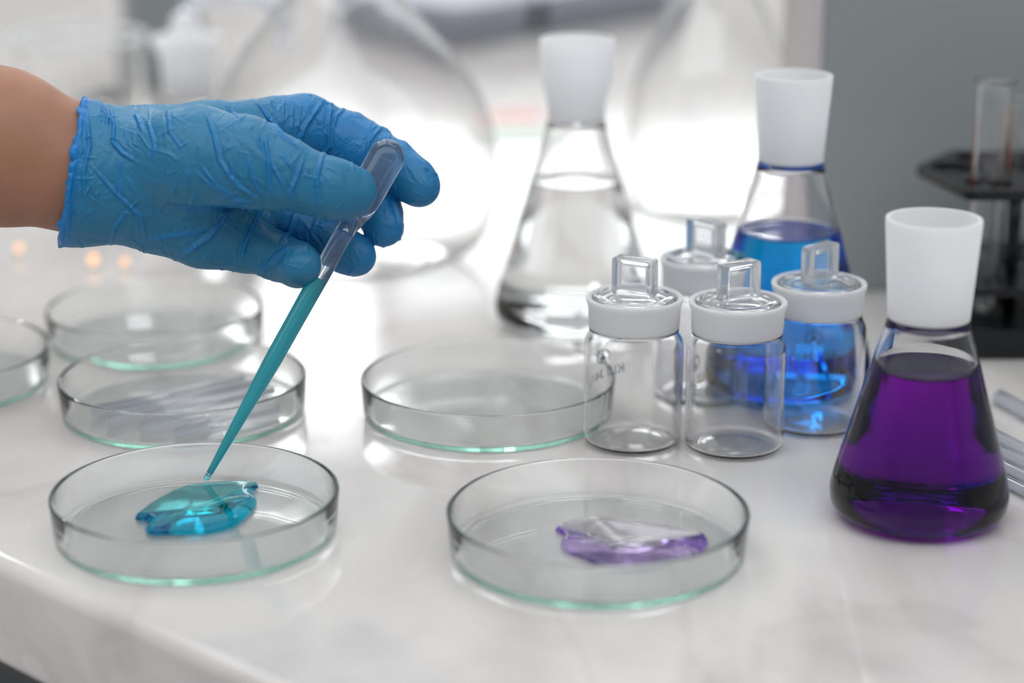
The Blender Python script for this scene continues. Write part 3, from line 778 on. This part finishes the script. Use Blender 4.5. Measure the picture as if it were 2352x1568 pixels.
# ------------------------------------------------------------------ glass tubes lying on the worktop at the right edge
def lying(p0, p1, r, inner, label, name='glass_tube', L_=.12):
    inner = r * .82
    a = at(*p0, r); b = at(*p1, r); dv = (b - a); dv.z = 0; dv.normalize()
    o = obj(name, tube(name, [(0, 0, 0), tuple(dv * L_)], r, 28, inner), M_tube, None, (a.x, a.y, r + .0003))
    return tag(o, label, 'glass tube')
lying((2294, 912), (2352, 944), .0031, .0022, 'short end of a clear glass tube lying apart, behind the bundle at the right edge')
for (y0, y1, lab) in ((996, 1026, 'farthest clear glass tube of the bundle beside the purple flask'), (1027, 1056, 'second farthest clear glass tube of the bundle beside the purple flask'),
                      (1058, 1087, 'third clear glass tube of the bundle, counted from the back, beside the purple flask'), (1092, 1121, 'nearest clear glass tube of the bundle beside the purple flask')):
    tag(lying((2262, y0 - 9), (2352, y1 + 6), .0022, .0014, lab), group='bundle of glass tubes at the right edge')

# ------------------------------------------------------------------ blurred things at the back
# graduated beaker
p = at(195, 345)
bk = obj('beaker', lathe('beaker', rnd([(0, 0), (37, 0, 5), (38, 6, 3), (38, 66, 3), (40.5, 70, 1), (39, 70.5, .5), (36.4, 66, 3), (36.4, 5, 3), (35, 1.8, 3), (0, 1.8)], 5), 96), M_glass, None, (p.x, p.y, .0002))
obj('rim', tube('rim', [(.0395 * math.cos(a), .0395 * math.sin(a), .0705) for a in np.linspace(0, 2 * math.pi, 65)], .0021, 12), M_frost, bk)
tag(bk, 'blurred wide glass beaker at the top left, behind the bare wrist', 'beaker')
# measuring cylinder behind it
p = at(262, 238); mc = empty('measuring_cylinder', (p.x, p.y, .0002)); tag(mc, 'tall narrow glass measuring cylinder standing behind the wide beaker', 'cylinder')
obj('body', lathe('body', rnd([(0, 6), (13.5, 6, 1), (13.5, 190, 1), (15, 193, 1), (12.2, 193, .5), (12.2, 8, 1), (0, 8)], 3), 64), M_glass, mc)
obj('foot', lathe('foot', rnd([(0, 0), (27, 0, 1), (27, 4, 1.5), (13, 6, 2), (0, 6)], 3), 48), M_glass, mc)
# stoppered wash flask with a bent outlet tube
p = at(442, 452); wf = empty('wash_flask', (p.x, p.y, .0002)); tag(wf, 'blurred small flask with frosted neck and a bent glass outlet tube, above the glove cuff', 'flask')
oo = fine(rnd([(0, 0), (26, 0, 5), (30, 8, 5), (28, 20, 6), (15, 52, 6), (13.5, 56)], 5), 6); ii = offset_in(oo, 1.3); ii[0] = (0, 1.3); ii[-1] = (ii[-1][0], 56)
obj('body', lathe('body', oo + ii[::-1], 64), M_glass, wf)
obj('neck', lathe('neck', rnd([(13.6, 56.2), (14.5, 80, 3), (19.5, 88, 2), (19.2, 90.5), (15, 90.5), (12, 80), (12, 56.2)], 4), 64, closed=True), M_frost, wf)
obj('stopper', lathe('stopper', rnd([(0, 80), (11.5, 80), (14.5, 90, 1), (8.5, 93, 2), (7.0, 101, 3), (5, 104, 2), (0, 104)], 4), 48), M_frost, wf)
arc = [(.022 - .022 * math.cos(a), 0, .1035 + .0085 * math.sin(a)) for a in np.linspace(0.0, math.pi / 2, 9)] + [(.036, 0, .1118)] + [(.036 + .016 * math.sin(a), 0, .0958 + .016 * math.cos(a)) for a in np.linspace(.2, 1.75, 10)] + [(.0515, 0, .086)]
obj('outlet_tube', tube('outlet_tube', arc, .0042, 20, .003), M_tube, wf)
# grey device and dark case at the far end
c = at(1050, 116); c2 = at(1500, 45); dv = (c2 - c); rz = math.atan2(dv.y, dv.x)
ins = empty('instrument_case', (c.x, c.y, .0003), rz); tag(ins, 'dark grey instrument case lying far back above the clear flask', 'case')
obj('body', box('body', (.13, .075, .011), (.26, .15, .022), bev=.003), M_casegrey, ins)
obj('lid', box('lid', (.13, .075, .0285), (.26, .15, .012), bev=.003), M_caselid, ins)
obj('hinge_block', box('hinge_block', (.090, -.001, .020), (.010, .006, .026), bev=.001), M_black, ins)
c = at(372, 205); gb = empty('grey_box', (c.x, c.y + .03, .0003)); tag(gb, 'plain grey upright box far back between the beaker and the frosted-neck flask', 'box')
obj('shell', box('shell', (0, 0, .08), (.046, .06, .16), bev=.004), M_grey, gb)
obj('top_cap', box('top_cap', (0, 0, .1625), (.050, .064, .004), bev=.001), M_casegrey, gb)
# printed card
c = at(1186, 288); cd = empty('printed_card', (c.x, c.y, .0003), .15); tag(cd, 'small blurred card with red and green patches lying behind the clear flask', 'card')
obj('sheet', box('sheet', (0, 0, .0004), (.052, .11, .0006)), principled('card_white', (.80, .79, .78), .5), cd)
obj('red_patch', box('red_patch', (.004, .026, .00085), (.036, .036, .0002)), principled('card_red', (.80, .42, .38), .5), cd)
obj('green_patch', box('green_patch', (-.002, -.026, .00085), (.036, .022, .0002)), principled('card_green', (.55, .75, .58), .5), cd)
# small warm pilot lights
for (x, y, s, lab) in ((215, 603, 1.0, 'brightest of the small glowing amber lights under the glove cuff'), (288, 606, .7, 'small glowing amber light right of the brightest one'), (45, 574, .75, 'faint glowing amber light near the left picture edge')):
    p = at(x, y + 14); o = empty('tea_light', (p.x, p.y, .0003)); tag(o, lab, 'light', 'small amber lights on the worktop')
    obj('holder', lathe('holder', rnd([(0, 0), (3.0 * s, 0, .5), (3.2 * s, 1.6, .5), (1.8 * s, 2.2), (0, 2.2)], 3), 32), M_white, o)
    obj('bulb', lathe('bulb', [(0, 2.2)] + [(2.3 * s * math.sin(a), 2.4 + 3.4 * s * (1 - math.cos(a)) / 2 * 1.4) for a in np.linspace(.5, 3.0, 9)] + [(0, 2.4 + 4.8 * s)], 24), emit('amber_glow', (1.0, .50, .22), 1.6), o)
